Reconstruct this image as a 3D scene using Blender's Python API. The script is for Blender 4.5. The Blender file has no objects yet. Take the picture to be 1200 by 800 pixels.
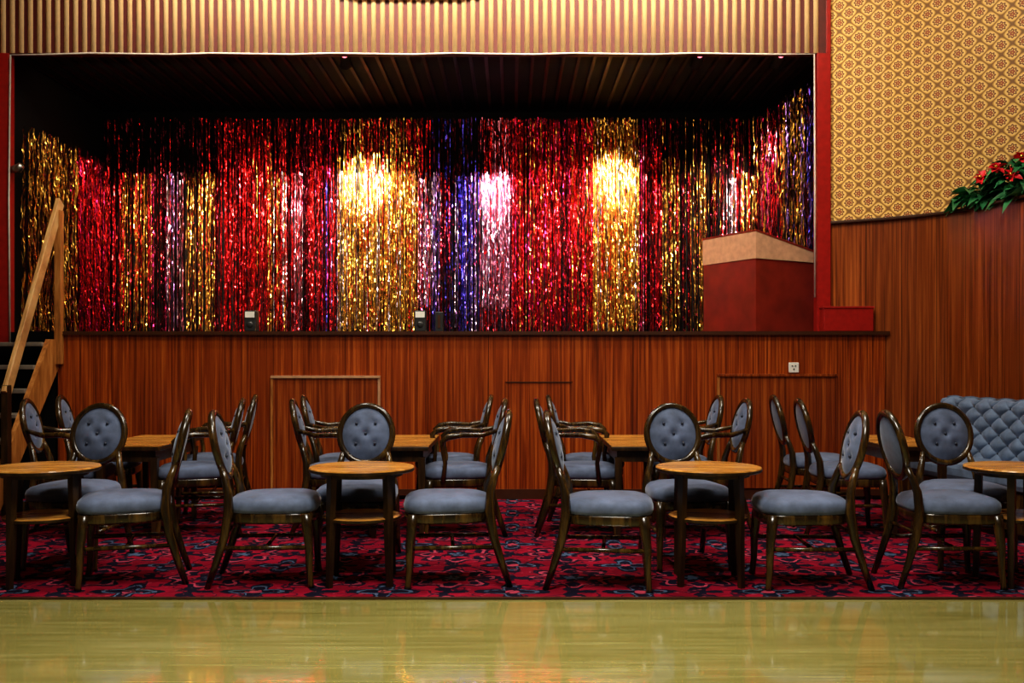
import bpy, math, random
from mathutils import Vector, Matrix
random.seed(7)
scene = bpy.context.scene
H=1.22; F=1200.0; YH=417.0
def PX(px,s): return (px-600.0)/s
def ZZ(py,s): return H-(py-YH)/s

# ---------------------------------------------------------------- node helpers
class N:
    def __init__(s,nt,so): s.nt=nt; s.so=so
    def _m(s,op,b=None,c=None):
        n=s.nt.nodes.new('ShaderNodeMath'); n.operation=op
        s.nt.links.new(s.so,n.inputs[0])
        for i,v in ((1,b),(2,c)):
            if v is None: continue
            if isinstance(v,N): s.nt.links.new(v.so,n.inputs[i])
            else: n.inputs[i].default_value=v
        return N(s.nt,n.outputs[0])
    def __add__(s,o): return s._m('ADD',o)
    def __sub__(s,o): return s._m('SUBTRACT',o)
    def __mul__(s,o): return s._m('MULTIPLY',o)
    def __truediv__(s,o): return s._m('DIVIDE',o)
    def lt(s,o): return s._m('LESS_THAN',o)
    def gt(s,o): return s._m('GREATER_THAN',o)
    def fract(s): return s._m('FRACT')
    def floor(s): return s._m('FLOOR')
    def sin(s): return s._m('SINE')
    def cos(s): return s._m('COSINE')
    def abs(s): return s._m('ABSOLUTE')
    def sqrt(s): return s._m('SQRT')
    def pw(s,o): return s._m('POWER',o)
    def atan2(s,o): return s._m('ARCTAN2',o)
    def mn(s,o): return s._m('MINIMUM',o)
    def mx(s,o): return s._m('MAXIMUM',o)

def new_mat(name):
    m=bpy.data.materials.new(name); m.use_nodes=True
    nt=m.node_tree; b=nt.nodes['Principled BSDF']
    return m,nt,b
def setin(nt,sock,v):
    if isinstance(v,N): nt.links.new(v.so,sock)
    elif hasattr(v,'is_output'): nt.links.new(v,sock)
    elif isinstance(v,(tuple,list)): sock.default_value=(*v[:3],1.0)
    else: sock.default_value=v
def mix(nt,fac,a,b,mode='MIX'):
    n=nt.nodes.new('ShaderNodeMix'); n.data_type='RGBA'; n.blend_type=mode
    setin(nt,n.inputs[0],fac); setin(nt,n.inputs[6],a); setin(nt,n.inputs[7],b)
    return n.outputs[2]
def coords(nt,kind='Object',scale=(1,1,1)):
    tc=nt.nodes.new('ShaderNodeTexCoord')
    mp=nt.nodes.new('ShaderNodeMapping'); mp.inputs['Scale'].default_value=scale
    nt.links.new(tc.outputs[kind],mp.inputs['Vector'])
    return mp.outputs['Vector']
def xyz(nt,v):
    n=nt.nodes.new('ShaderNodeSeparateXYZ'); nt.links.new(v,n.inputs[0])
    return N(nt,n.outputs[0]),N(nt,n.outputs[1]),N(nt,n.outputs[2])
def noise(nt,v,scale=5,detail=4,rough=.5,dist=0.0):
    n=nt.nodes.new('ShaderNodeTexNoise'); nt.links.new(v,n.inputs['Vector'])
    n.inputs['Scale'].default_value=scale; n.inputs['Detail'].default_value=detail
    n.inputs['Roughness'].default_value=rough; n.inputs['Distortion'].default_value=dist
    return N(nt,n.outputs['Fac'])
def ramp(nt,fac,stops):
    n=nt.nodes.new('ShaderNodeValToRGB'); nt.links.new(fac.so,n.inputs[0])
    cr=n.color_ramp
    while len(cr.elements)<len(stops): cr.elements.new(.5)
    for e,(p,c) in zip(cr.elements,stops): e.position=p; e.color=(*c,1)
    return n.outputs[0]
def bump(nt,b,h,strength=.3,dist=.01):
    n=nt.nodes.new('ShaderNodeBump'); n.inputs['Strength'].default_value=strength
    n.inputs['Distance'].default_value=dist
    nt.links.new(h.so,n.inputs['Height']); nt.links.new(n.outputs[0],b.inputs['Normal'])
def srgb(r,g,b):
    f=lambda c:(c/255/12.92 if c/255<=.04045 else ((c/255+.055)/1.055)**2.4)
    return (f(r),f(g),f(b))

def plain(name,col,rough=.5,metal=0.0,var=.15,spec=None,scale=20):
    m,nt,b=new_mat(name)
    v=coords(nt); n=noise(nt,v,scale,3)
    dark=tuple(c*(1-var) for c in col); lite=tuple(min(1,c*(1+var)) for c in col)
    nt.links.new(ramp(nt,n,[(.3,dark),(.7,lite)]),b.inputs['Base Color'])
    b.inputs['Roughness'].default_value=rough; b.inputs['Metallic'].default_value=metal
    if spec is not None: b.inputs['Specular IOR Level'].default_value=spec
    return m
def wood(name,cd,cm,cl,kind='Object',grain=(30,30,1.2),rough=.35,panel=0,seam=0.004,coat=0.0):
    m,nt,b=new_mat(name)
    v=coords(nt,kind,grain)
    n1=noise(nt,v,1.0,6,.66,.6)
    v2=coords(nt,kind,tuple(g*.18 for g in grain)); n2=noise(nt,v2,1.0,3,.5,.3)
    v3=coords(nt,kind,tuple(g*.5 for g in grain)); n3=noise(nt,v3,1.0,2,.5,.1)
    c=ramp(nt,n1*.7+n3*.3,[(.37,cd),(.5,cm),(.63,cl)])
    c=mix(nt,n2*.6,c,tuple(x*.4 for x in cm))
    if panel:
        u,_,_=xyz(nt,coords(nt,kind))
        t=u/panel
        cell=t.floor(); k=((cell*12.9898).sin()*437.58).fract()
        c=mix(nt,k*.35,c,tuple(x*.5 for x in cm))
        fr=t.fract(); sm=fr.lt(seam/panel)
        c=mix(nt,sm*.8,c,(.008,.003,.001))
    nt.links.new(c,b.inputs['Base Color'])
    b.inputs['Roughness'].default_value=rough
    b.inputs['Coat Weight'].default_value=coat; b.inputs['Coat Roughness'].default_value=.15
    bump(nt,b,n1,.12,.002)
    return m

# ---------------------------------------------------------------- materials
M={}
M['panel']=wood('wood_panelling',srgb(64,18,4),srgb(150,62,16),srgb(208,108,38),'UV',(60,.9,1),.28,.61,coat=.3)
M['panel_r']=wood('wood_panelling_side',srgb(66,24,8),srgb(136,64,22),srgb(186,104,46),'UV',(60,.9,1),.28,.30,coat=.3)
M['hatch']=wood('hatch_veneer',srgb(78,27,6),srgb(136,58,18),srgb(176,92,34),'Object',(55,55,1.0),.3)
M['frame']=wood('chair_frame_wood',srgb(26,17,7),srgb(56,39,15),srgb(108,79,32),'Object',(25,25,3),.25,coat=.3)
M['tabletop']=wood('table_top_veneer',srgb(152,98,38),srgb(200,140,62),srgb(230,174,92),'Object',(3,40,40),.25)
M['tableleg']=wood('table_leg_wood',srgb(26,16,7),srgb(48,32,14),srgb(80,54,24),'Object',(25,25,3),.35)
M['lightwood']=wood('handrail_pine',srgb(160,112,60),srgb(208,162,100),srgb(232,194,134),'Object',(30,4,4),.45)
M['orangewood']=wood('stringer_pine',srgb(130,78,30),srgb(174,110,48),srgb(204,142,74),'Object',(30,30,4),.45)
M['red']=plain('red_gloss_paint',srgb(150,26,20),.35)
M['redvinyl']=plain('lectern_red_vinyl',srgb(116,32,18),.42,var=.25,scale=6)
M['cream']=plain('lectern_cream_laminate',srgb(190,146,114),.45)
M['black']=plain('stage_black',(.0025,.002,.002),.85,spec=.15)
M['blackpl']=plain('black_plastic',(.02,.02,.02),.4)
M['white']=plain('white_plastic',(.7,.68,.62),.35,var=.05)
M['lip']=plain('stage_edge_trim',srgb(60,30,12),.4)
M['slat']=plain('cream_slat_paint',srgb(252,214,158),.45,var=.05)
M['slatgap']=plain('slat_gap_brown',srgb(84,22,14),.6)
M['cable']=plain('cable_white',srgb(210,200,190),.5)
M['tread']=plain('stair_tread_grey',srgb(110,100,88),.6)
M['ceil']=plain('ceiling_paint',srgb(180,165,140),.8)
M['wallp']=plain('wall_paint',srgb(120,84,44),.8)
M['leaf']=plain('leaf_green',srgb(50,112,68),.35,var=.6,scale=9)
M['petal']=plain('flower_red',srgb(206,28,40),.5,var=.3)
M['brass']=plain('lamp_metal',(.35,.33,.3),.35,1.0)
m,nt,b=new_mat('pink_gel_glow'); b.inputs['Base Color'].default_value=(.9,.2,.3,1); b.inputs['Emission Color'].default_value=(1,.2,.25,1); b.inputs['Emission Strength'].default_value=3
M['gel']=m

def velvet(name,col):
    m,nt,b=new_mat(name)
    v=coords(nt); n=noise(nt,v,9,4,.6); n2=noise(nt,v,160,2)
    nt.links.new(ramp(nt,n,[(.3,tuple(c*.55 for c in col)),(.7,tuple(c*1.2 for c in col))]),b.inputs['Base Color'])
    b.inputs['Roughness'].default_value=.8
    b.inputs['Sheen Weight'].default_value=.35; b.inputs['Sheen Roughness'].default_value=.35
    b.inputs['Sheen Tint'].default_value=(.8,.87,1,1)
    bump(nt,b,n2,.2,.002)
    return m
M['velvet']=velvet('blue_grey_velvet',srgb(92,104,130))
M['velvetb']=velvet('banquette_velvet',srgb(98,116,142))
M['button']=plain('button_velvet',srgb(40,46,62),.6)

# dance floor
m,nt,b=new_mat('dance_floor_boards')
v=coords(nt); x,y,z=xyz(nt,v)
row=(y/.075); rid=row.floor(); off=((rid*7.31).sin()*91.7).fract()
col=(x/1.1+off*3.0); cid=col.floor()
k=(((rid*12.99)+(cid*78.2)).sin()*437.5).fract()
g=noise(nt,coords(nt,'Object',(1.6,30,1)),1.0,6,.6,.4)
big=noise(nt,coords(nt,'Object',(.5,1.6,1)),1.0,3)
base=ramp(nt,g*.65+big*.35,[(.3,srgb(132,124,60)),(.5,srgb(166,158,90)),(.7,srgb(190,184,120))])
c=mix(nt,k*.16,base,srgb(112,104,50))
seam=row.fract().lt(.035).mx(col.fract().lt(.004))
c=mix(nt,seam*.14,c,srgb(60,52,20))
nt.links.new(c,b.inputs['Base Color'])
rg=g*.08+.10
nt.links.new(rg.so,b.inputs['Roughness'])
b.inputs['Specular IOR Level'].default_value=1.0
b.inputs['Coat Weight'].default_value=1.0; b.inputs['Coat Roughness'].default_value=.07; b.inputs['Coat IOR'].default_value=2.2
bump(nt,b,g,.05,.002)
M['floor']=m

# carpet
m,nt,b=new_mat('patterned_carpet')
v0=coords(nt)
dn=nt.nodes.new('ShaderNodeTexNoise'); nt.links.new(v0,dn.inputs['Vector']); dn.inputs['Scale'].default_value=14; dn.inputs['Detail'].default_value=2
x,y,z=xyz(nt,v0); dx,dy,dz=xyz(nt,dn.outputs['Color'])
x=x+(dx-.5)*.06; y=y+(dy-.5)*.06
def motif(P,ox,oy):
    u=(x/P+ox).fract()-.5; w=(y/P+oy).fract()-.5
    r=(u*u+w*w).sqrt(); th=w.atan2(u)
    return u,w,r,th
crim=srgb(136,12,40); navy=srgb(20,16,34); pink=srgb(168,62,82); teal=srgb(72,90,116); dk=srgb(84,6,24)
big=noise(nt,v0,3,3)
PC=.66
u,w,r,th=motif(PC,0,0)
c=mix(nt,big.gt(.5)*.4,crim,dk)
pet=(th*8.0).cos()
c=mix(nt,r.lt(pet*.06+.36),c,navy)
c=mix(nt,(r-(pet*.05+.29)).abs().lt(.018),c,pink)
c=mix(nt,r.lt((th*6.0).cos()*.05+.21),c,crim)
c=mix(nt,r.lt((th*6.0).sin()*.03+.13),c,navy)
c=mix(nt,r.lt((th*5.0).sin()*.02+.06),c,teal)
u2,w2,r2,t2=motif(PC,.5,.5)
c=mix(nt,r2.lt((t2*4.0).cos()*.09+.2),c,navy)
c=mix(nt,(r2-((t2*4.0).cos()*.06+.14)).abs().lt(.016),c,teal)
c=mix(nt,r2.lt(.05),c,pink)
for ox,oy in ((.5,0),(0,.5)):
    u3,w3,r3,t3=motif(PC,ox,oy)
    c=mix(nt,r3.lt((t3*3.0+ox).cos()*.06+.1),c,navy)
vine=(noise(nt,v0,7,1)-.5).abs().lt(.02)
c=mix(nt,vine*.85,c,navy)
sp=noise(nt,v0,24,2).gt(.66)
c=mix(nt,sp*.5,c,pink)
nt.links.new(c,b.inputs['Base Color']); b.inputs['Roughness'].default_value=.95
b.inputs['Specular IOR Level'].default_value=.1
bump(nt,b,noise(nt,v0,260,2),.4,.004)
M['carpet']=m

# wallpaper (UV metres)
m,nt,b=new_mat('medallion_wallpaper')
v=coords(nt,'UV'); x,y,z=xyz(nt,v)
P=.165; Q=.150
gold=srgb(190,142,58); pale=srgb(222,184,104); brown=srgb(108,50,16); rust=srgb(146,66,28)
a=(x/P); bb=(y/Q)
lat=((a*math.pi*2).cos()+(bb*math.pi*2).cos())
c=mix(nt,lat.abs().lt(.46),pale,gold)
c=mix(nt,lat.abs().lt(.20),c,srgb(126,84,28))
for ox in (0,.5):
    uu=(a+ox+.5).fract()-.5; ww=(bb+ox+.5).fract()-.5
    rr=(uu*uu+ww*ww).sqrt(); tt=ww.atan2(uu)
    c=mix(nt,rr.lt((tt*8.0).cos()*.035+.23),c,brown)
    c=mix(nt,rr.lt((tt*8.0).cos()*.03+.155),c,pale)
    c=mix(nt,rr.lt((tt*5.0).cos()*.02+.12),c,rust)
    c=mix(nt,rr.lt(.04),c,gold)
nt.links.new(c,b.inputs['Base Color']); b.inputs['Roughness'].default_value=.6
M['paper']=m

def tinsel(name,col,rough=.26,metal=.95):
    m,nt,b=new_mat(name)
    v=coords(nt,'Object',(60,60,14)); n=noise(nt,v,1,2)
    nt.links.new(ramp(nt,n,[(.3,tuple(c*.45 for c in col)),(.65,col)]),b.inputs['Base Color'])
    b.inputs['Roughness'].default_value=rough; b.inputs['Metallic'].default_value=metal
    return m
TC={'gold':tinsel('tinsel_gold',(.98,.56,.11)),'red':tinsel('tinsel_red',(.95,.03,.035)),
 'silver':tinsel('tinsel_silver',(.90,.74,.84)),'blue':tinsel('tinsel_blue',(.14,.11,.88)),
 'violet':tinsel('tinsel_violet',(.55,.30,.88)),'pink':tinsel('tinsel_pink',(.95,.34,.48)),
 'dark':tinsel('tinsel_dark',(.10,.006,.015)),'magenta':tinsel('tinsel_magenta',(.82,.03,.18))}

# ---------------------------------------------------------------- mesh builder
class MB:
    def __init__(s): s.v=[];s.f=[];s.m=[];s.sm=[];s.mats=[];s.uv=None
    def mi(s,mat):
        if mat not in s.mats: s.mats.append(mat)
        return s.mats.index(mat)
    def add(s,vs,fs,mat,smooth=False):
        o=len(s.v); s.v+= [tuple(p) for p in vs]; k=s.mi(mat)
        for f in fs: s.f.append(tuple(i+o for i in f)); s.m.append(k); s.sm.append(smooth)
    def box(s,lo,hi,mat,mtx=None,ch=0.0):
        x0,y0,z0=lo;x1,y1,z1=hi
        if ch<=0:
            vs=[(x0,y0,z0),(x1,y0,z0),(x1,y1,z0),(x0,y1,z0),(x0,y0,z1),(x1,y0,z1),(x1,y1,z1),(x0,y1,z1)]
            fs=[(3,2,1,0),(4,5,6,7),(0,1,5,4),(1,2,6,5),(2,3,7,6),(3,0,4,7)]
        else:
            import bmesh
            bm=bmesh.new(); bmesh.ops.create_cube(bm,size=1)
            for q in bm.verts: q.co=Vector(((x0+x1)/2+q.co.x*(x1-x0),(y0+y1)/2+q.co.y*(y1-y0),(z0+z1)/2+q.co.z*(z1-z0)))
            bmesh.ops.bevel(bm,geom=bm.edges[:],offset=ch,segments=2,profile=.5,affect='EDGES')
            bm.verts.index_update()
            vs=[tuple(q.co) for q in bm.verts]; fs=[tuple(q.index for q in f.verts) for f in bm.faces]; bm.free()
        if mtx: vs=[tuple(mtx@Vector(p)) for p in vs]
        s.add(vs,fs,mat)
    def prism(s,poly,z0,z1,mat):
        n=len(poly)
        vs=[(p[0],p[1],z0) for p in poly]+[(p[0],p[1],z1) for p in poly]
        fs=[tuple(range(n-1,-1,-1)),tuple(range(n,2*n))]+[(i,(i+1)%n,(i+1)%n+n,i+n) for i in range(n)]
        s.add(vs,fs,mat)
    def beam(s,a,b,w,h,mat,ch=.004):
        a=Vector(a);b=Vector(b);d=b-a;L=d.length
        q=d.to_track_quat('X','Z').to_matrix().to_4x4()
        mt=Matrix.Translation(a)@q
        s.box((0,-w/2,-h/2),(L,w/2,h/2),mat,mt,ch)
    def tube(s,pts,rad,mat,seg=10,closed=False,sq=1.0):
        pts=[Vector(p) for p in pts]; n=len(pts)
        if not isinstance(rad,(list,tuple)): rad=[rad]*n
        vs=[];up=Vector((0,0,1));ref=None
        for i,p in enumerate(pts):
            if closed: t=pts[(i+1)%n]-pts[i-1]
            else: t=pts[min(i+1,n-1)]-pts[max(i-1,0)]
            t.normalize()
            if ref is None:
                ref=t.orthogonal().normalized() if abs(t.z)>.9 else t.cross(up).normalized()
                if abs(t.z)>.9: ref=(Vector((0,1,0))-t*t.y).normalized()
            ref=(ref-t*ref.dot(t)).normalized(); bi=t.cross(ref)
            for k in range(seg):
                a=2*math.pi*k/seg
                vs.append(p+(ref*math.cos(a)+bi*math.sin(a)*sq)*rad[i])
        fs=[]
        for i in range(n if closed else n-1):
            j=(i+1)%n
            for k in range(seg):
                k2=(k+1)%seg
                fs.append((i*seg+k,i*seg+k2,j*seg+k2,j*seg+k))
        if not closed:
            fs.append(tuple(range(seg-1,-1,-1))); fs.append(tuple((n-1)*seg+k for k in range(seg)))
        s.add(vs,fs,mat,True)
    def rings(s,rings,mat,smooth=True,cap0=True,cap1=True):
        n=len(rings[0]); vs=[p for r in rings for p in r]; fs=[]
        for i in range(len(rings)-1):
            for k in range(n):
                k2=(k+1)%n; fs.append((i*n+k,i*n+k2,(i+1)*n+k2,(i+1)*n+k))
        if cap0: fs.append(tuple(range(n-1,-1,-1)))
        if cap1: fs.append(tuple((len(rings)-1)*n+k for k in range(n)))
        s.add(vs,fs,mat,smooth)
    def disc(s,prof,mat,seg=48,c=(0,0),smooth=False):
        s.rings([[(c[0]+r*math.cos(2*math.pi*k/seg),c[1]+r*math.sin(2*math.pi*k/seg),z) for k in range(seg)] for r,z in prof],mat,smooth)
    def ball(s,c,r,mat,sc=(1,1,1)):
        seg=10;R=[]
        for i in range(1,6):
            a=math.pi*i/6
            R.append([(c[0]+r*sc[0]*math.sin(a)*math.cos(2*math.pi*k/seg),c[1]+r*sc[1]*math.sin(a)*math.sin(2*math.pi*k/seg),c[2]-r*sc[2]*math.cos(a)) for k in range(seg)])
        s.rings(R,mat)
    def mesh(s,name):
        me=bpy.data.meshes.new(name); me.from_pydata(s.v,[],s.f)
        for mt in s.mats: me.materials.append(mt)
        me.polygons.foreach_set('material_index',s.m); me.polygons.foreach_set('use_smooth',s.sm)
        me.update(); return me
    def obj(s,name,loc=(0,0,0),rot=0,parent=None):
        o=bpy.data.objects.new(name,s.mesh(name)); o.location=loc; o.rotation_euler[2]=rot
        scene.collection.objects.link(o)
        if parent: o.parent=parent
        return o
def empty(name,loc=(0,0,0)):
    o=bpy.data.objects.new(name,None); o.location=loc; scene.collection.objects.link(o); return o

def wall_poly(name,pts,z0,z1,mat,thick=.08,u0=0,side=1):
    """Thick wall following polyline; UV in metres."""
    n=len(pts); P=[Vector(p) for p in pts]
    nor=[]
    for i in range(n):
        d=(P[min(i+1,n-1)]-P[max(i-1,0)]).normalized(); nor.append(Vector((-d.y,d.x))*side)
    L=[u0]
    for i in range(1,n): L.append(L[-1]+(P[i]-P[i-1]).length)
    me=bpy.data.meshes.new(name); vs=[];fs=[];fu=[]
    for i in range(n):
        q=P[i]+nor[i]*thick
        vs+=[(P[i].x,P[i].y,z0),(P[i].x,P[i].y,z1),(q.x,q.y,z0),(q.x,q.y,z1)]
    for i in range(n-1):
        a=i*4;c=a+4
        fs.append((a,c,c+1,a+1)); fu.append([(L[i],z0),(L[i+1],z0),(L[i+1],z1),(L[i],z1)])
        fs.append((c+2,a+2,a+3,c+3)); fu.append([(L[i+1],z0),(L[i],z0),(L[i],z1),(L[i+1],z1)])
        fs.append((a+1,c+1,c+3,a+3)); fu.append([(L[i],0),(L[i+1],0),(L[i+1],thick),(L[i],thick)])
        fs.append((a,a+2,c+2,c)); fu.append([(L[i],0),(L[i],thick),(L[i+1],thick),(L[i+1],0)])
    e=(n-1)*4
    fs.append((0,1,3,2)); fu.append([(0,z0),(0,z1),(thick,z1),(thick,z0)])
    fs.append((e,e+2,e+3,e+1)); fu.append([(0,z0),(thick,z0),(thick,z1),(0,z1)])
    me.from_pydata(vs,[],fs); me.materials.append(mat)
    ul=me.uv_layers.new(name='UVMap'); k=0
    for q in fu:
        for t in q: ul.data[k].uv=t; k+=1
    o=bpy.data.objects.new(name,me); scene.collection.objects.link(o); return o

# ---------------------------------------------------------------- room shell
YP=8.96; YS=8.70; ZS=1.43; ZT=3.865; YB=11.25; XL=-4.45; XR=2.98; ZC=5.6
P0=(2.79,YP+.01);P1=(3.188,8.70);P2=(3.54,8.333);P3=(3.75,7.5)
wpts=[P0,P1,(3.38,8.53),P2,(3.63,8.05),(3.70,7.75),P3,(3.88,6.9),(4.1,5.8),(4.4,4.2),(4.6,-2.5)]
b=MB(); b.box((-5.5,-2.5,-.1),(4.45,5.14,0),M['floor']); b.obj('floor')
b=MB(); b.prism([(-5.5,5.14),(4.2,5.14),(4.07,5.8),(3.85,6.9),(3.72,7.5),(3.60,8.05),(3.51,8.32),(3.18,8.68),(-3.88,8.68),(-3.92,8.72),(-5.5,8.72)],-.1,.006,M['carpet']); b.obj('carpet')
b=MB(); b.box((-5.5,5.125,0),(4.2,5.15,.010),M['lip']); b.obj('carpet_edge_shadow')  # dark strip stands in for the shadow line along the carpet's front edge
b=MB(); b.box((-5.5,-2.5,ZC),(6,9.2,ZC+.1),M['ceil']); b.obj('ceiling')
b=MB(); b.box((-5.6,-2.5,0),(-5.5,YP+.1,ZC),M['wallp']); b.obj('wall_left')
wall_poly('wall_stage_front',[(-3.86,YS),(3.17,YS)],0,ZS-.03,M['panel'],.08)
b=MB(); b.box((-3.86,YS-.018,.006),(3.16,YS-.001,.09),M['lip']); b.obj('baseboard_stage_front')
b=MB(); b.prism([(-3.86,YS-.03),(3.20,YS-.03),(2.80,YP+.02),(-3.86,YP+.02)],ZS-.03,ZS,M['lip']); b.obj('trim_stage_lip')
b=MB(); b.box((XL-.1,YP+.02,ZS-.1),(XR+.1,YB+.2,ZS),M['black']); b.box((-5.5,YS+.03,ZS-.2),(-3.87,YP+.02,ZS-.1),M['black'])
b.box((-5.5,YS+.05,0),(-3.90,YS+.1,ZS-.2),M['black']); b.obj('stage_floor')
b=MB(); b.box((XL-.1,YB,ZS),(XR+.1,YB+.1,ZT+.1),M['black']); b.obj('wall_stage_back')
b=MB(); b.box((XL-.12,YP+.1,ZS),(XL-.02,YB,ZT+.1),M['black']); b.obj('wall_stage_left')
b=MB(); b.box((XR+.02,YP+.1,ZS),(XR+.12,YB,ZT+.1),M['black']); b.obj('wall_stage_right')
M['sceil']=plain('stage_ceiling_dark',(.010,.0012,.0012),.4,spec=.2)
b=MB(); b.box((XL-.1,YP+.1,ZT+.06),(XR+.1,YB+.1,ZT+.12),M['black'])
x=XL
while x<XR:
    b.box((x,YP+.12,ZT+.03),(x+.03,YB,ZT+.06),M['sceil']); x+=.14
b.obj('stage_ceiling')
XV0=-5.5; XV1=PX(968,134)
b=MB(); b.box((XV0,YP,ZT),(XV1,YP+.1,ZC),M['slatgap'])
pitch=.079; x=XV0
while x<XV1-.05:
    seg=7
    w=.045
    prof=[(x+w*.5-w*.5*math.cos(math.pi*k/seg),YP-.014*math.sin(math.pi*k/seg)) for k in range(seg+1)]
    vs=[(p[0],p[1],ZT+.004) for p in prof]+[(p[0],p[1],ZC) for p in prof]
    fs=[(k,k+1,k+2+seg,k+1+seg) for k in range(seg)]+[tuple(range(seg,-1,-1))]
    b.add(vs,fs,M['slat'],True); x+=pitch
b.obj('wall_upper_slatted')
b=MB()
pts=[(PX(12,134)+.01,YP-.03,ZS-.1),(PX(12,134)+.0,YP-.03,2.6),(PX(14,134),YP-.03,ZT-.02)]
for i in range(1,20):
    pts.append((PX(14+939*i/20,134),YP-.035,ZT-.012-.006*math.sin(i*2.1)))
pts+=[(PX(953,134),YP-.03,ZT-.014),(PX(954,134),YP-.03,2.7),(PX(954,134),YP-.03,ZS+.3)]
b.tube(pts,.008,M['cable'],6)
b.obj('trim_opening_cable')
b=MB()
for i,(w,z) in enumerate(((.62,4.345),(.50,4.325))):
    b.box((PX(480,134)-w,YP-.04,z),(PX(480,134)+w,YP-.02,z+.30),M['slat'],ch=.005)
b.ball((PX(480,134),YP-.05,4.72),.28,M['tabletop'],(1,.15,1))
b.obj('gilt_wall_crest')
b=MB(); b.box((-4.56,YP-.02,ZS-.15),(PX(11,134),YP+.09,ZT),M['red'],ch=.004); b.obj('trim_post_left')
b=MB(); b.box((PX(957,134),YP-.02,ZS),(PX(973,134),YP+.09,ZT),M['red'],ch=.004)
b.box((XV1,YP-.02,ZT),(PX(973,134),YP+.09,ZC),M['red'],ch=.003); b.obj('trim_post_right')
b=MB(); b.box((-5.5,YP,0),(-4.56,YP+.1,ZT),M['black']); b.obj('wall_behind_stairs')

ZW=2.377
wall_poly('wall_right',wpts,0,ZW,M['panel_r'],.05,side=1)
wp=[P0,P1,(3.56,8.36),(4.7,7.3),(5.6,6.45),(5.6,-2.5)]
wall_poly('wall_right_papered',[(p[0]+.0,p[1]+.015) for p in wp],ZW,ZC,M['paper'],.1,side=1)
b=MB()
for i in range(len(wpts)-1):
    b.beam((*wpts[i],ZW+.008),(*wpts[i+1],ZW+.008),.06,.022,M['lip'],.003)
b.obj('trim_dado_cap')
led=[P2,(3.63,8.05),(3.70,7.75),P3,(3.88,6.9),(4.1,5.8),(4.4,4.2),(5.6,4.2),(5.6,6.45),(4.7,7.3),(3.6,8.36)]
b=MB(); b.prism(led,ZW-.03,ZW-.002,M['lip']); b.obj('trim_planter_ledge')

def hatch(px0,px1,py,name,fr):
    x0=PX(px0,138);x1=PX(px1,138);z1=ZZ(py,138)
    b=MB(); b.box((x0+.02,YS-.028,.10),(x1-.02,YS-.001,z1-.02),M['hatch'],ch=.002)
    b.box((x0,YS-.040,z1-.022),(x1,YS-.001,z1),fr,ch=.002)
    b.box((x0,YS-.034,.10),(x0+.02,YS-.001,z1-.022),M['orangewood']); b.box((x1-.02,YS-.034,.10),(x1,YS-.001,z1-.022),fr)
    b.obj(name)
M['hframe']=plain('hatch_edge_worn',srgb(170,128,92),.5)
hatch(318,446,440,'stage_hatch_panel',M['hframe'])
hatch(840,980,438,'stage_hatch_panel',M['hatch'])
b=MB()
x0=PX(592,138);x1=PX(670,138);z1=ZZ(447,138)
b.box((x0,YS-.006,.2),(x0+.008,YS-.001,z1),M['hatch']);b.box((x1,YS-.006,.2),(x1+.008,YS-.001,z1),M['hatch']);b.box((x0,YS-.006,z1-.008),(x1+.008,YS-.001,z1),M['lip'])
b.obj('trim_access_panel')
b=MB(); sx=PX(930,138); sz=ZZ(430.5,138)
b.box((sx-.043,YS-.014,sz-.043),(sx+.043,YS-.001,sz+.043),M['white'],ch=.004)
b.box((sx-.006,YS-.017,sz-.02),(sx+.006,YS-.013,sz-.008),M['blackpl'])
b.box((sx-.02,YS-.017,sz+.01),(sx-.006,YS-.013,sz+.018),M['blackpl']);b.box((sx+.006,YS-.017,sz+.01),(sx+.02,YS-.013,sz+.018),M['blackpl'])
b.obj('wall_socket')

for px in (292,492):
    b=MB(); x=PX(px,137)
    b.box((x-.05,YS+.08,ZS),(x+.05,YS+.2,ZS+.18),M['blackpl'],ch=.008)
    b.box((x-.04,YS+.076,ZS+.12),(x+.04,YS+.082,ZS+.17),M['white'])
    b.ball((x,YS+.08,ZS+.06),.028,M['blackpl'],(1,.3,1))
    b.obj('stage_power_box')
b=MB(); x=PX(514,137); b.box((x-.035,YS+.1,ZS),(x+.035,YS+.18,ZS+.17),M['blackpl'],ch=.006); b.box((x-.012,YS+.097,ZS+.03),(x+.012,YS+.101,ZS+.14),M['lip']); b.obj('stage_monitor_box')

b=MB(); b.box((PX(963,137),YS+.0,ZS),(PX(1021,137),YS+.13,ZS+.21),M['red'],ch=.006)
b.box((PX(963,137)-.006,YS-.006,ZS+.195),(PX(1021,137)+.006,YS+.134,ZS+.212),M['red'],ch=.003); b.obj('step_box')

# lectern
C=Vector((2.17,9.11)); l=Vector((-.33,.72)); r=Vector((.58,.23))
A=C;B=C+r;D=C+l;E=C+l+r
def q(p,z): return (p.x,p.y,z)
b=MB(); zb=2.10
b.prism([tuple(A),tuple(B),tuple(E),tuple(D)],ZS,zb,M['redvinyl'])
off=lambda p:(p-(A+E)/2)*1.02+(A+E)/2
a2,b2,e2,d2=off(A),off(B),off(E),off(D)
zt=2.34;zl=2.17
b.add([q(a2,zb-.01),q(b2,zb-.03),q(e2,zb-.03),q(d2,zb-.01),q(a2,zt),q(b2,zl),q(e2,zl),q(d2,zt)],
 [(3,2,1,0),(4,5,6,7),(0,1,5,4),(1,2,6,5),(2,3,7,6),(3,0,4,7)],M['cream'])
off2=lambda p:(p-(A+E)/2)*1.03+(A+E)/2
a3,b3,e3,d3=off2(A),off2(B),off2(E),off2(D)
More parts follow.
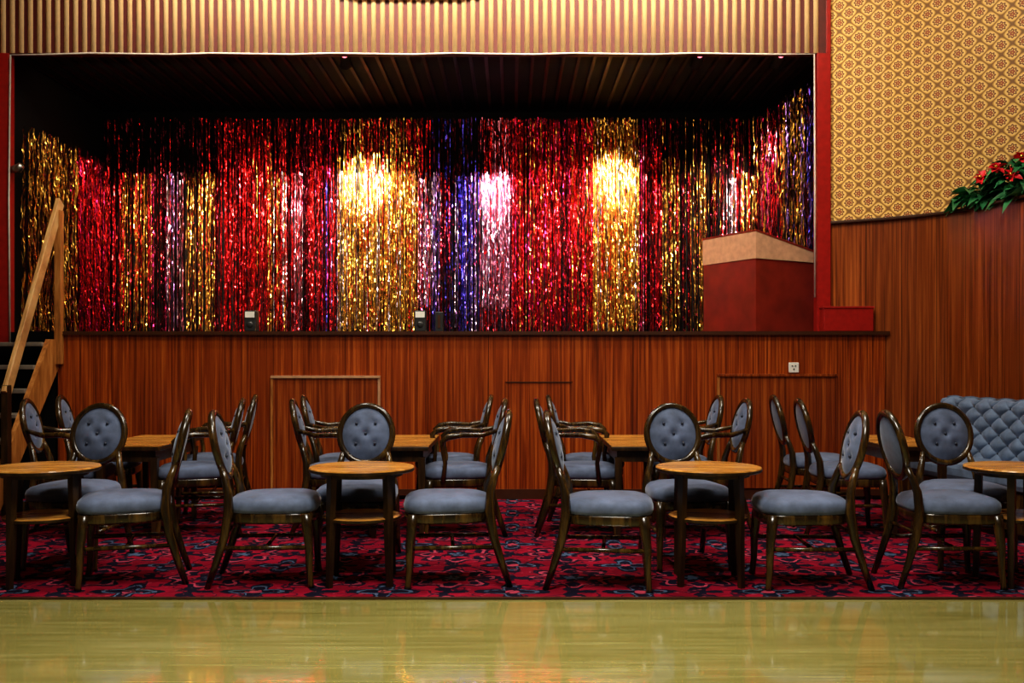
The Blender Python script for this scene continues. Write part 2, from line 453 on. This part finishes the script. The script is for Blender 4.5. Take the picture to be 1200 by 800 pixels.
b.add([q(a3,zt-.008),q(b3,zl-.008),q(e3,zl-.008),q(d3,zt-.008),q(a3,zt+.008),q(b3,zl+.008),q(e3,zl+.008),q(d3,zt+.008)],
 [(3,2,1,0),(4,5,6,7),(0,1,5,4),(1,2,6,5),(2,3,7,6),(3,0,4,7)],M['redvinyl'])
b.prism([tuple(off2(A)),tuple(off2(B)),tuple(off2(E)),tuple(off2(D))],ZS,ZS+.04,M['redvinyl'])
b.obj('lectern')

# stairs
st=empty('stage_stairs',(0,0,0))
sx0,sx1=-4.80,-3.84
b=MB()
for i in range(7):
    z=1.335-i*.19; y=YS-.02-i*.15
    b.box((sx0,y-.21,z-.035),(sx1-.05,y+.02,z),M['tread'],ch=.006)
b.obj('treads',parent=st)
b=MB()
for xx in (sx0-.03,sx1-.03):
    y0=YS+.02;y1=YS-1.16
    vs=[]
    for dx in (-.02,.02):
        vs+=[(xx+dx,y0,1.36),(xx+dx,y0,1.14),(xx+dx,y1+.12,.006),(xx+dx,y1-.05,.006),(xx+dx,y1-.05,.07),(xx+dx,YS-.16,1.36)]
    b.add(vs,[(0,1,2,3,4,5),(11,10,9,8,7,6)]+[(i,i+6,(i+1)%6+6,(i+1)%6) for i in range(6)],M['orangewood'])
b.obj('stringers',parent=st)
b=MB()
b.beam((sx1+.0,YS+.0,2.53),(sx1+.0,YS-.93,.93),.035,.10,M['lightwood'])
b.box((sx1-.02,YS-.07,1.15),(sx1+.035,YS-.005,2.45),M['orangewood'],ch=.004)
b.box((sx1-.03,YS-.95,.006),(sx1+.02,YS-.88,1.0),M['tableleg'],ch=.004)
b.obj('handrail',parent=st)
b=MB(); x=PX(12,134)
b.tube([(x,YP+.02,ZZ(198,134)),(x+.07,YP-.0,ZZ(197,134)),(x+.10,YP-.0,ZZ(193,134))],[.03,.04,.03],M['brass'],10)
b.obj('microphone_arm')

# ---------------------------------------------------------------- tinsel curtains
def strips(name,specs):
    v=[];f=[];mi=[];keys=list(TC.keys())
    for (x,y,zt,zb,w,k,dr) in specs:
        sg=random.uniform(.022,.034)
        n=max(4,int((zt-zb)/sg)); ph=random.uniform(-1.2,1.2)
        ox=0;oy=0;ki=keys.index(k); base=len(v)
        dx,dy=dr; nx,ny=dy,-dx
        for i in range(n+1):
            z=zt-(zt-zb)*i/n+random.uniform(-.005,.005)
            ph+=random.gauss(0,.42)-ph*.06
            ox+=random.gauss(0,.0005)-ox*.03; oy+=random.gauss(0,.0046)-oy*.2
            c=math.cos(ph)*.5*w; s_=math.sin(ph)*.5*w
            tz=random.gauss(0,.0015)
            cx=x+dx*ox+nx*oy; cy=y+dy*ox+ny*oy
            ex=dx*c+nx*s_; ey=dy*c+ny*s_
            v.append((cx-ex,cy-ey,z-tz)); v.append((cx+ex,cy+ey,z+tz))
        for i in range(n):
            a=base+2*i; f.append((a,a+1,a+3,a+2)); mi.append(ki)
    me=bpy.data.meshes.new(name); me.from_pydata(v,[],f)
    for k in keys: me.materials.append(TC[k])
    me.polygons.foreach_set('material_index',mi); me.update()
    o=bpy.data.objects.new(name,me); scene.collection.objects.link(o); return o
SB=107.0
rear=[(125,160,'red dark dark',.5),(160,230,'red dark dark dark',.5),(230,262,'red dark dark',.7),(262,345,'red red red dark',.9),(345,400,'red red dark magenta',.9),
 (400,492,'gold red gold red',.9),(492,506,'red',.9),(506,562,'blue dark dark',.5),(562,600,'red red pink',1),(600,694,'red red red magenta dark',.9),
 (694,746,'gold gold gold red',1),(746,776,'red magenta dark',.9),(776,842,'gold dark dark red',.6),(842,880,'red dark gold',.7)]
front=[(125,150,'red magenta red gold',.7,3.2),(150,186,'gold gold gold red',.8,3.2),(186,202,'magenta red dark',.6,3.2),(202,222,'silver pink violet',.85,3.2),(222,258,'gold gold dark',.7,3.2),
 (258,300,'red red dark',.75,3.75),(300,322,'red gold red',.7,3.6),(322,342,'gold silver red',.65,3.2),(342,360,'silver pink red',.8,3.2),(360,378,'red dark',.6,3.6),(378,400,'blue dark red violet',.5,3.2),(400,490,'gold gold gold silver',.85,3.22),
 (400,490,'gold',.35,3.4),(492,518,'silver violet pink',.85,3.2),(518,530,'red dark',.6,3.2),(530,562,'blue dark violet silver blue',.8,3.2),(566,598,'pink silver silver',1.1,3.2),(598,694,'red red red dark magenta gold',.75,3.78),
 (694,746,'gold gold gold silver',.95,3.78),(746,774,'magenta pink red dark',.7,3.5),(774,796,'gold gold dark',.8,3.35),(796,806,'dark red',.6,3.2),(806,842,'gold gold dark',.75,3.3),(842,864,'pink silver red',.75,3.2),(864,880,'red gold',.7,3.2)]
sp=[]
def fill(a,c,ks,den,zt,y,step,wid,jit):
    ks=ks.split(); x=PX(a,SB)
    while x<PX(c,SB):
        if random.random()<den or den>=1:
            zb=ZS+.01+(random.random()**3)*.15
            if a in (492,566) and y<YB-.15: zb=1.70+random.random()*.08
            sp.append((x,y+random.uniform(-.05,.05),zt-(random.random()**2)*jit,zb,random.uniform(wid*.6,wid*1.3),random.choice(ks),(1,0)))
        x+=step*random.uniform(.5,1.5)/max(den,1)
for a,c,ks,den in rear: fill(a,c,ks,den,3.81,YB-.10,.0095,.0095,.03)
for a,c,ks,den,zt in front: fill(a,c,ks,den,zt,YB-.22,.0095,.0085,.10)
strips('tinsel_curtain_back',sp)
sp=[]
y=YP+.14
while y<YB-.32:
    d=(y-YP)/(YB-YP)
    ks=('gold gold gold dark' if d<.5 else 'red magenta red dark').split()
    sp.append((XL+.14+random.uniform(-.05,.05),y,3.28-random.random()**2*.15,ZS+.02,random.uniform(.007,.012),random.choice(ks),(0,1))); y+=.009
strips('tinsel_curtain_left',sp)
sp=[]
y=YP+.20
while y<YB-.32:
    d=(y-YP)/(YB-YP); t=(y-9.1)/(YB-9.1); xx=2.86+(2.56-2.86)*t
    ks=('violet dark blue dark blue' if d<.3 else ('gold gold violet dark gold' if d<.55 else ('magenta red gold pink dark' if d<.8 else 'red gold dark')))
    if random.random()<.75: sp.append((xx+random.uniform(-.04,.04),y,3.80-random.random()*.1,ZS+.02,random.uniform(.007,.012),random.choice(ks.split()),(.13,.99)))
    y+=.009
strips('tinsel_curtain_right',sp)

# ---------------------------------------------------------------- chairs
def build_chair(arms=False):
    b=MB(); W=M['frame']; V=M['velvet']
    def outline(sc,z,n=40):
        pts=[]
        for k in range(n):
            a=2*math.pi*k/n; ca,sa=math.cos(a),math.sin(a); e=2/3.6
            x=math.copysign(abs(ca)**e,ca)*.235; y=math.copysign(abs(sa)**e,sa)
            hw=.225+.02*(x/.235)
            pts.append((.005+x*sc,y*hw*sc,z))
        return pts
    b.rings([outline(s,z) for s,z in ((.88,.335),(.965,.337),(.985,.348),(.985,.380),(.97,.392),(.85,.395))],W)
    b.rings([outline(s,z) for s,z in ((.9,.388),(.985,.393),(1.01,.408),(1.01,.425),(.985,.445),(.91,.462),(.75,.474),(.5,.482),(.25,.486),(.05,.487))],V)
    th=math.radians(13); cen=Vector((-.285,0,.735)); up=Vector((-math.sin(th),0,math.cos(th))); fr=Vector((math.cos(th),0,math.sin(th))); lat=Vector((0,1,0))
    def O(u,v,d=0): return cen+lat*u+up*v+fr*d
    for sy in (-1,1):
        b.tube([(.185,sy*.195,.385),(.195,sy*.198,.32),(.205,sy*.202,.22),(.207,sy*.205,.10),(.214,sy*.207,.02),(.216,sy*.208,.0)],[.030,.028,.023,.018,.016,.019],W,8)
        j=O(sy*.134,-.104)
        b.tube([(-.320,sy*.195,.0),(-.278,sy*.192,.12),(-.232,sy*.188,.27),(-.212,sy*.182,.40),(-.218,sy*.168,.50),(-.238,sy*.148,.57),j],[.016,.019,.024,.027,.023,.020,.016],W,8)
        b.tube([(.20,sy*.198,.21),(-.245,sy*.188,.21)],.012,W,8)
        if arms:
            b.tube([O(sy*.158,-.02),(-.16,sy*.215,.685),(-.02,sy*.262,.690),(.07,sy*.270,.675),(.105,sy*.265,.645),(.10,sy*.252,.58),(.085,sy*.24,.50),(.10,sy*.228,.37)],[.014,.017,.020,.022,.020,.016,.015,.018],W,8)
    b.tube([(-.02,-.192,.21),(-.02,.192,.21)],.010,W,8)
    b.tube([(-.228,-.188,.29),(-.228,.188,.29)],.011,W,8)
    n=36
    b.tube([O(.160*math.cos(2*math.pi*k/n),.176*math.sin(2*math.pi*k/n)) for k in range(n)],.0205,W,8,closed=True)
    btn=[(-.058,.062),(.058,.062),(0,0),(-.058,-.062),(.058,-.062)]
    for side,amp in ((1,.030),(-1,.018)):
        rings=[]
        for i in range(13):
            t=1-i/12.5; ring=[]
            for k in range(n):
                a=2*math.pi*k/n; u=.148*t*math.cos(a); v=.164*t*math.sin(a)
                d=amp*(1-t**3.2)+.006
                if side==1:
                    for bu,bv in btn:
                        rr=math.hypot(u-bu,v-bv); d-=.016*math.exp(-(rr/.02)**2)
                ring.append(O(u,v,side*d))
            rings.append([tuple(p) for p in (ring if side==1 else ring[::-1])])
        b.rings(rings,V,True,False,True)
    for bu,bv in btn:
        p=O(bu,bv,.026); b.ball(tuple(p),.009,M['button'])
    return b
cm=build_chair(False).mesh('dining_chair'); am=build_chair(True).mesh('armchair')
def put(kind,px,s,yaw):
    me=cm if kind=='c' else am
    o=bpy.data.objects.new('dining_chair' if kind=='c' else 'armchair',me)
    o.location=(PX(px,s),F/s,.006); o.rotation_euler[2]=math.radians(yaw); scene.collection.objects.link(o)
for a in [('c',148,216,195),('c',322,216,5),('c',526,216,184),('c',712,219,-6),('c',938,218,178),('c',1108,217,0)]: put(*a)
for px,yaw in ((90,-93),(421,-90),(803,-84),(1128,-92)): put('c',px,200,yaw)
def putback(kind,pxb,s,yaw):
    put(kind,pxb+.29*math.cos(math.radians(yaw))*s,s,yaw)
for a in [('a',40,170,8),('c',80,156,10),('a',276,170,192),('a',292,156,190),
          ('a',350,170,7),('a',362,156,6),('a',586,170,183),('a',570,156,182),
          ('a',634,170,-2),('a',648,156,-3),('a',870,170,184),('a',838,156,182),
          ('c',942,170,-3),('c',912,156,-3)]: putback(*a)

def round_table(px,s,rot):
    b=MB(); R=.283
    b.disc([(R-.006,.594),(R,.599),(R,.612)],M['tableleg']); b.disc([(R,.612),(R-.003,.618),(R-.012,.620)],M['tabletop'])
    b.disc([(.20,.57),(.22,.572),(.22,.594)],M['tableleg'])
    b.disc([(.205,.338),(.212,.342),(.212,.356)],M['tableleg']); b.disc([(.212,.356),(.20,.361)],M['tabletop'])
    for k in range(4):
        a=math.radians(45+90*k)
        mt=Matrix.Rotation(a,4,'Z')
        rr=[[( x+dx*w,dy*w,z) for dx,dy in ((-1,-1),(1,-1),(1,1),(-1,1))] for (x,z),w in zip([(.222,.0),(.215,.2),(.212,.38),(.205,.592)],(.013,.016,.018,.019))]
        b.rings([[tuple(mt@Vector(v)) for v in r] for r in rr],M['tableleg'],False)
    b.obj('round_table',(PX(px,s),F/s,.006),math.radians(rot))
for px,rot in ((53,20),(424,4),(830,-6),(1195,8)): round_table(px,217,rot)
def rect_table(px,y,w=.5,d=.95):
    b=MB()
    b.box((-w/2,-d/2,.585),(w/2,d/2,.612),M['tableleg'],ch=.004); b.box((-w/2,-d/2,.612),(w/2,d/2,.620),M['tabletop'],ch=.002)
    b.box((-w/2+.04,-d/2+.04,.51),(w/2-.04,d/2-.04,.586),M['tableleg'])
    for sx in (-1,1):
        for sy in (-1,1):
            x=sx*(w/2-.05);yy=sy*(d/2-.05)
            b.rings([[(x+dx*t,yy+dy*t,z) for dx,dy in ((-1,-1),(1,-1),(1,1),(-1,1))] for z,t in ((0,.015),(.4,.022),(.54,.024))],M['tableleg'],False)
    b.box((-w/2+.05,-.02,.2),(w/2-.05,.02,.23),M['tableleg'])
    b.obj('rectangular_table',(PX(px,F/y),y,.006))
rect_table(176,7.25,.46);rect_table(474,7.25,.42);rect_table(742,7.25,.40);rect_table(1048,7.25,.42)

# ---------------------------------------------------------------- banquette
def banquette():
    e=empty('banquette_sofa')
    P=Vector((3.46,8.08)); Q=Vector((3.80,6.55)); d=(Q-P); L=d.length; d.normalize()
    nrm=Vector((d.y,-d.x))
    if nrm.x>0: nrm=-nrm
    def T(u,o,z): p=P+d*u+nrm*o; return (p.x,p.y,z)
    b=MB()
    nu,nv=300,84; z0,z1=.45,.905; vs=[];fs=[]; DU=.098; DZ=.065
    for j in range(nv+1):
        for i in range(nu+1):
            u=L*i/nu; v=j/nv; z=z0+(z1-z0)*v
            a=u/DU; c=(z-z0)/DZ
            h=abs(math.sin(math.pi*(a+c)/2))*abs(math.sin(math.pi*(a-c)/2))
            h=(h**.45)*.034
            edge=min(1,(1-v)*9)**.5
            if v>.97: edge=0
            sc=.010*abs(math.sin(math.pi*a/2))*v
            vs.append(T(u,.03+(.08-.04*v)*edge+h*edge,z+sc))
    for j in range(nv):
        for i in range(nu):
            k=j*(nu+1)+i; fs.append((k,k+1,k+nu+2,k+nu+1))
    b.add(vs,fs,M['velvetb'],True)
    for ci in range(0,7):
        for ai in range(0,int(L/DU)+1):
            if (ai+ci)%2: continue
            z=z0+ci*DZ;u=ai*DU
            if z>z1-.03 or u>L: continue
            v=(z-z0)/(z1-z0)
            b.ball(T(u,.03+(.08-.04*v)+.003,z),.008,M['button'])
    b.obj('tufted_back',parent=e)
    b=MB()
    def TB(lo,hi,mat,ch):
        mt=Matrix(((d.x,nrm.x,0,P.x),(d.y,nrm.y,0,P.y),(0,0,1,0),(0,0,0,1)))
        b.box(lo,hi,mat,mt,ch)
    TB((0,.0,.05),(L,.04,.90),M['frame'],.004)
    TB((0,.04,.33),(L,.50,.47),M['velvetb'],.045)
    TB((0,.06,.05),(L,.46,.33),M['frame'],.01)
    TB((.02,.08,.006),(L-.02,.42,.05),M['blackpl'],0)
    b.obj('seat_and_base',parent=e)
banquette()

# ---------------------------------------------------------------- planter foliage
def plant():
    b=MB()
    def leaf(p,dirv,L,w,mat,bend=.3):
        dirv=Vector(dirv).normalized(); side=dirv.cross(Vector((0,0,1)))
        if side.length<.1: side=Vector((1,0,0))
        side.normalize(); side=(Matrix.Rotation(random.uniform(-.9,.9),4,dirv)@side); nn=side.cross(dirv)
        vs=[];prof=[0.05,.6,1,.85,.5,.02]
        for i,t in enumerate(prof):
            f=i/5; c=Vector(p)+dirv*L*f-Vector((0,0,1))*bend*L*f*f
            vs+=[c-side*w*t*.5+nn*w*.22*t,c,c+side*w*t*.5+nn*w*.22*t]
        fs=[]
        for i in range(5):
            a=i*3; fs+=[(a,a+1,a+4,a+3),(a+1,a+2,a+5,a+4)]
        b.add(vs,fs,mat,True)
    path=[(3.59,8.22),(3.70,7.95),(3.80,7.65),(3.88,7.35),(3.96,7.05)]
    for i in range(300):
        t=random.random()*(len(path)-1); k=int(t); f=t-k
        x=path[k][0]*(1-f)+path[k+1][0]*f; y=path[k][1]*(1-f)+path[k+1][1]*f
        h=(.06+.24*min(1,t/1.8))*random.random()
        a=random.uniform(2.2,5.6)
        leaf((x+random.uniform(-.04,.06),y+random.uniform(-.08,.04),ZW+.02+h),(math.cos(a),math.sin(a),random.uniform(-.1,.6)),random.uniform(.12,.2),random.uniform(.07,.12),M['leaf'],random.uniform(.2,.8))
    for t,h in ((1.0,.20),(1.5,.25),(1.95,.17),(2.3,.28),(3.0,.25)):
        k=int(t); f=t-k
        x=path[k][0]*(1-f)+path[k+1][0]*f-.11; y=path[k][1]*(1-f)+path[k+1][1]*f-.11
        for j in range(8):
            a=2*math.pi*j/8+random.uniform(-.2,.2)
            leaf((x,y,ZW+h),(math.cos(a)*.8-.3,math.sin(a)*.5-.4,.3+.8*math.sin(a)),random.uniform(.06,.10),.055,M['petal'],.2)
        b.ball((x-.02,y-.03,ZW+h+.01),.014,TC['gold'])
    for i in range(6):
        x=3.60+.06*i; b.tube([(x,8.20-.2*i,ZW),(x+.01,8.20-.2*i,ZW+.2)],.006,M['leaf'],6)
    b.obj('artificial_flower_trough')
plant()

# ---------------------------------------------------------------- stage lamps
def lamp(x,y,z,target,name='stage_spotlight'):
    b=MB()
    b.disc([(.035,-.06),(.045,-.05),(.045,.05),(.055,.07)],M['blackpl'],20,smooth=True)
    b.disc([(.046,.071),(.03,.073)],M['white'],20)
    b.ball((0,0,-.065),.028,M['gel'],(1,1,.5))
    o=b.obj(name); o.location=(x,y,z)
    d=(Vector(target)-Vector((x,y,z))).normalized(); o.rotation_euler=d.to_track_quat('Z','Y').to_euler()
    return o
def spot(x,y,z,t,power,ang,col,blend=.7,size=.05):
    L=bpy.data.lights.new('spot_beam','SPOT'); L.energy=power; L.spot_size=math.radians(ang); L.spot_blend=blend; L.color=col; L.shadow_soft_size=size
    o=bpy.data.objects.new('spot_beam',L); o.location=(x,y,z)
    o.rotation_euler=(Vector(t)-Vector((x,y,z))).to_track_quat('-Z','Y').to_euler(); scene.collection.objects.link(o)
for px,tz,pw,c,dy,an in ((430,3.10,9000,(1,.90,.74),.5,22),(580,3.0,5000,(.95,.88,1),.5,17),(716,3.10,9000,(1,.90,.74),.5,21),(350,2.80,2200,(1,.88,.84),.5,10),(862,2.95,2000,(1,.85,.8),.5,12),
                  (435,2.5,1100,(1,.86,.62),.5,58),(570,2.4,700,(.95,.85,1),.5,46),(716,2.5,950,(1,.86,.62),.5,54),
                  (190,2.2,850,(1,.72,.5),.5,62),(310,2.4,850,(1,.75,.6),.5,58),(645,2.3,550,(1,.6,.5),.5,56),(855,2.7,800,(1,.8,.7),.5,52)):
    X=PX(px,SB); spot(X,YP+dy,3.78,(X,YB-.2,tz),pw,an,c,1.0,.05)
for px in (817,911,405):
    X=PX(px,131); lamp(X,YP+.17,ZT-.01,(X-.2,YB,2.9))

def area(loc,target,size,power,col,sy=None,spread=180):
    L=bpy.data.lights.new('area_light','AREA'); L.energy=power; L.color=col; L.size=size; L.spread=math.radians(spread)
    if sy: L.shape='RECTANGLE'; L.size_y=sy
    o=bpy.data.objects.new('area_light',L); o.location=loc
    o.rotation_euler=(Vector(target)-Vector(loc)).to_track_quat('-Z','Y').to_euler(); scene.collection.objects.link(o)
area((-.9,YP+.35,3.78),(-.9,YB,2.0),6.2,26,(1,.78,.58),.10)
# room lights
area((-1.8,6.3,5.3),(-1.8,6.7,0),.7,88,(1,.94,.84))
area((1.6,6.3,5.3),(1.6,6.7,0),.7,95,(1,.94,.84))
area((0,3.0,5.3),(0,3.8,0),1.6,165,(1,.95,.84),None,130)
area((-.5,7.7,5.3),(-.5,8.96,4.0),5.0,120,(1,.87,.66),.3,110)
area((2.6,6.6,5.3),(3.3,8.8,3.6),.5,24,(1,.84,.56))

w=bpy.data.worlds.new('World'); scene.world=w; w.use_nodes=True
w.node_tree.nodes['Background'].inputs[0].default_value=(.9,.85,.75,1); w.node_tree.nodes['Background'].inputs[1].default_value=.04

cam=bpy.data.cameras.new('camera'); co=bpy.data.objects.new('camera',cam); scene.collection.objects.link(co)
co.location=(0,0,H); co.rotation_euler=(math.pi/2,0,0); cam.lens=36; cam.sensor_width=36; cam.shift_y=17/1200; cam.clip_end=100
scene.camera=co
scene.view_settings.view_transform='Standard'
try: scene.view_settings.look='Medium High Contrast'
except Exception as ex: print('look',ex)
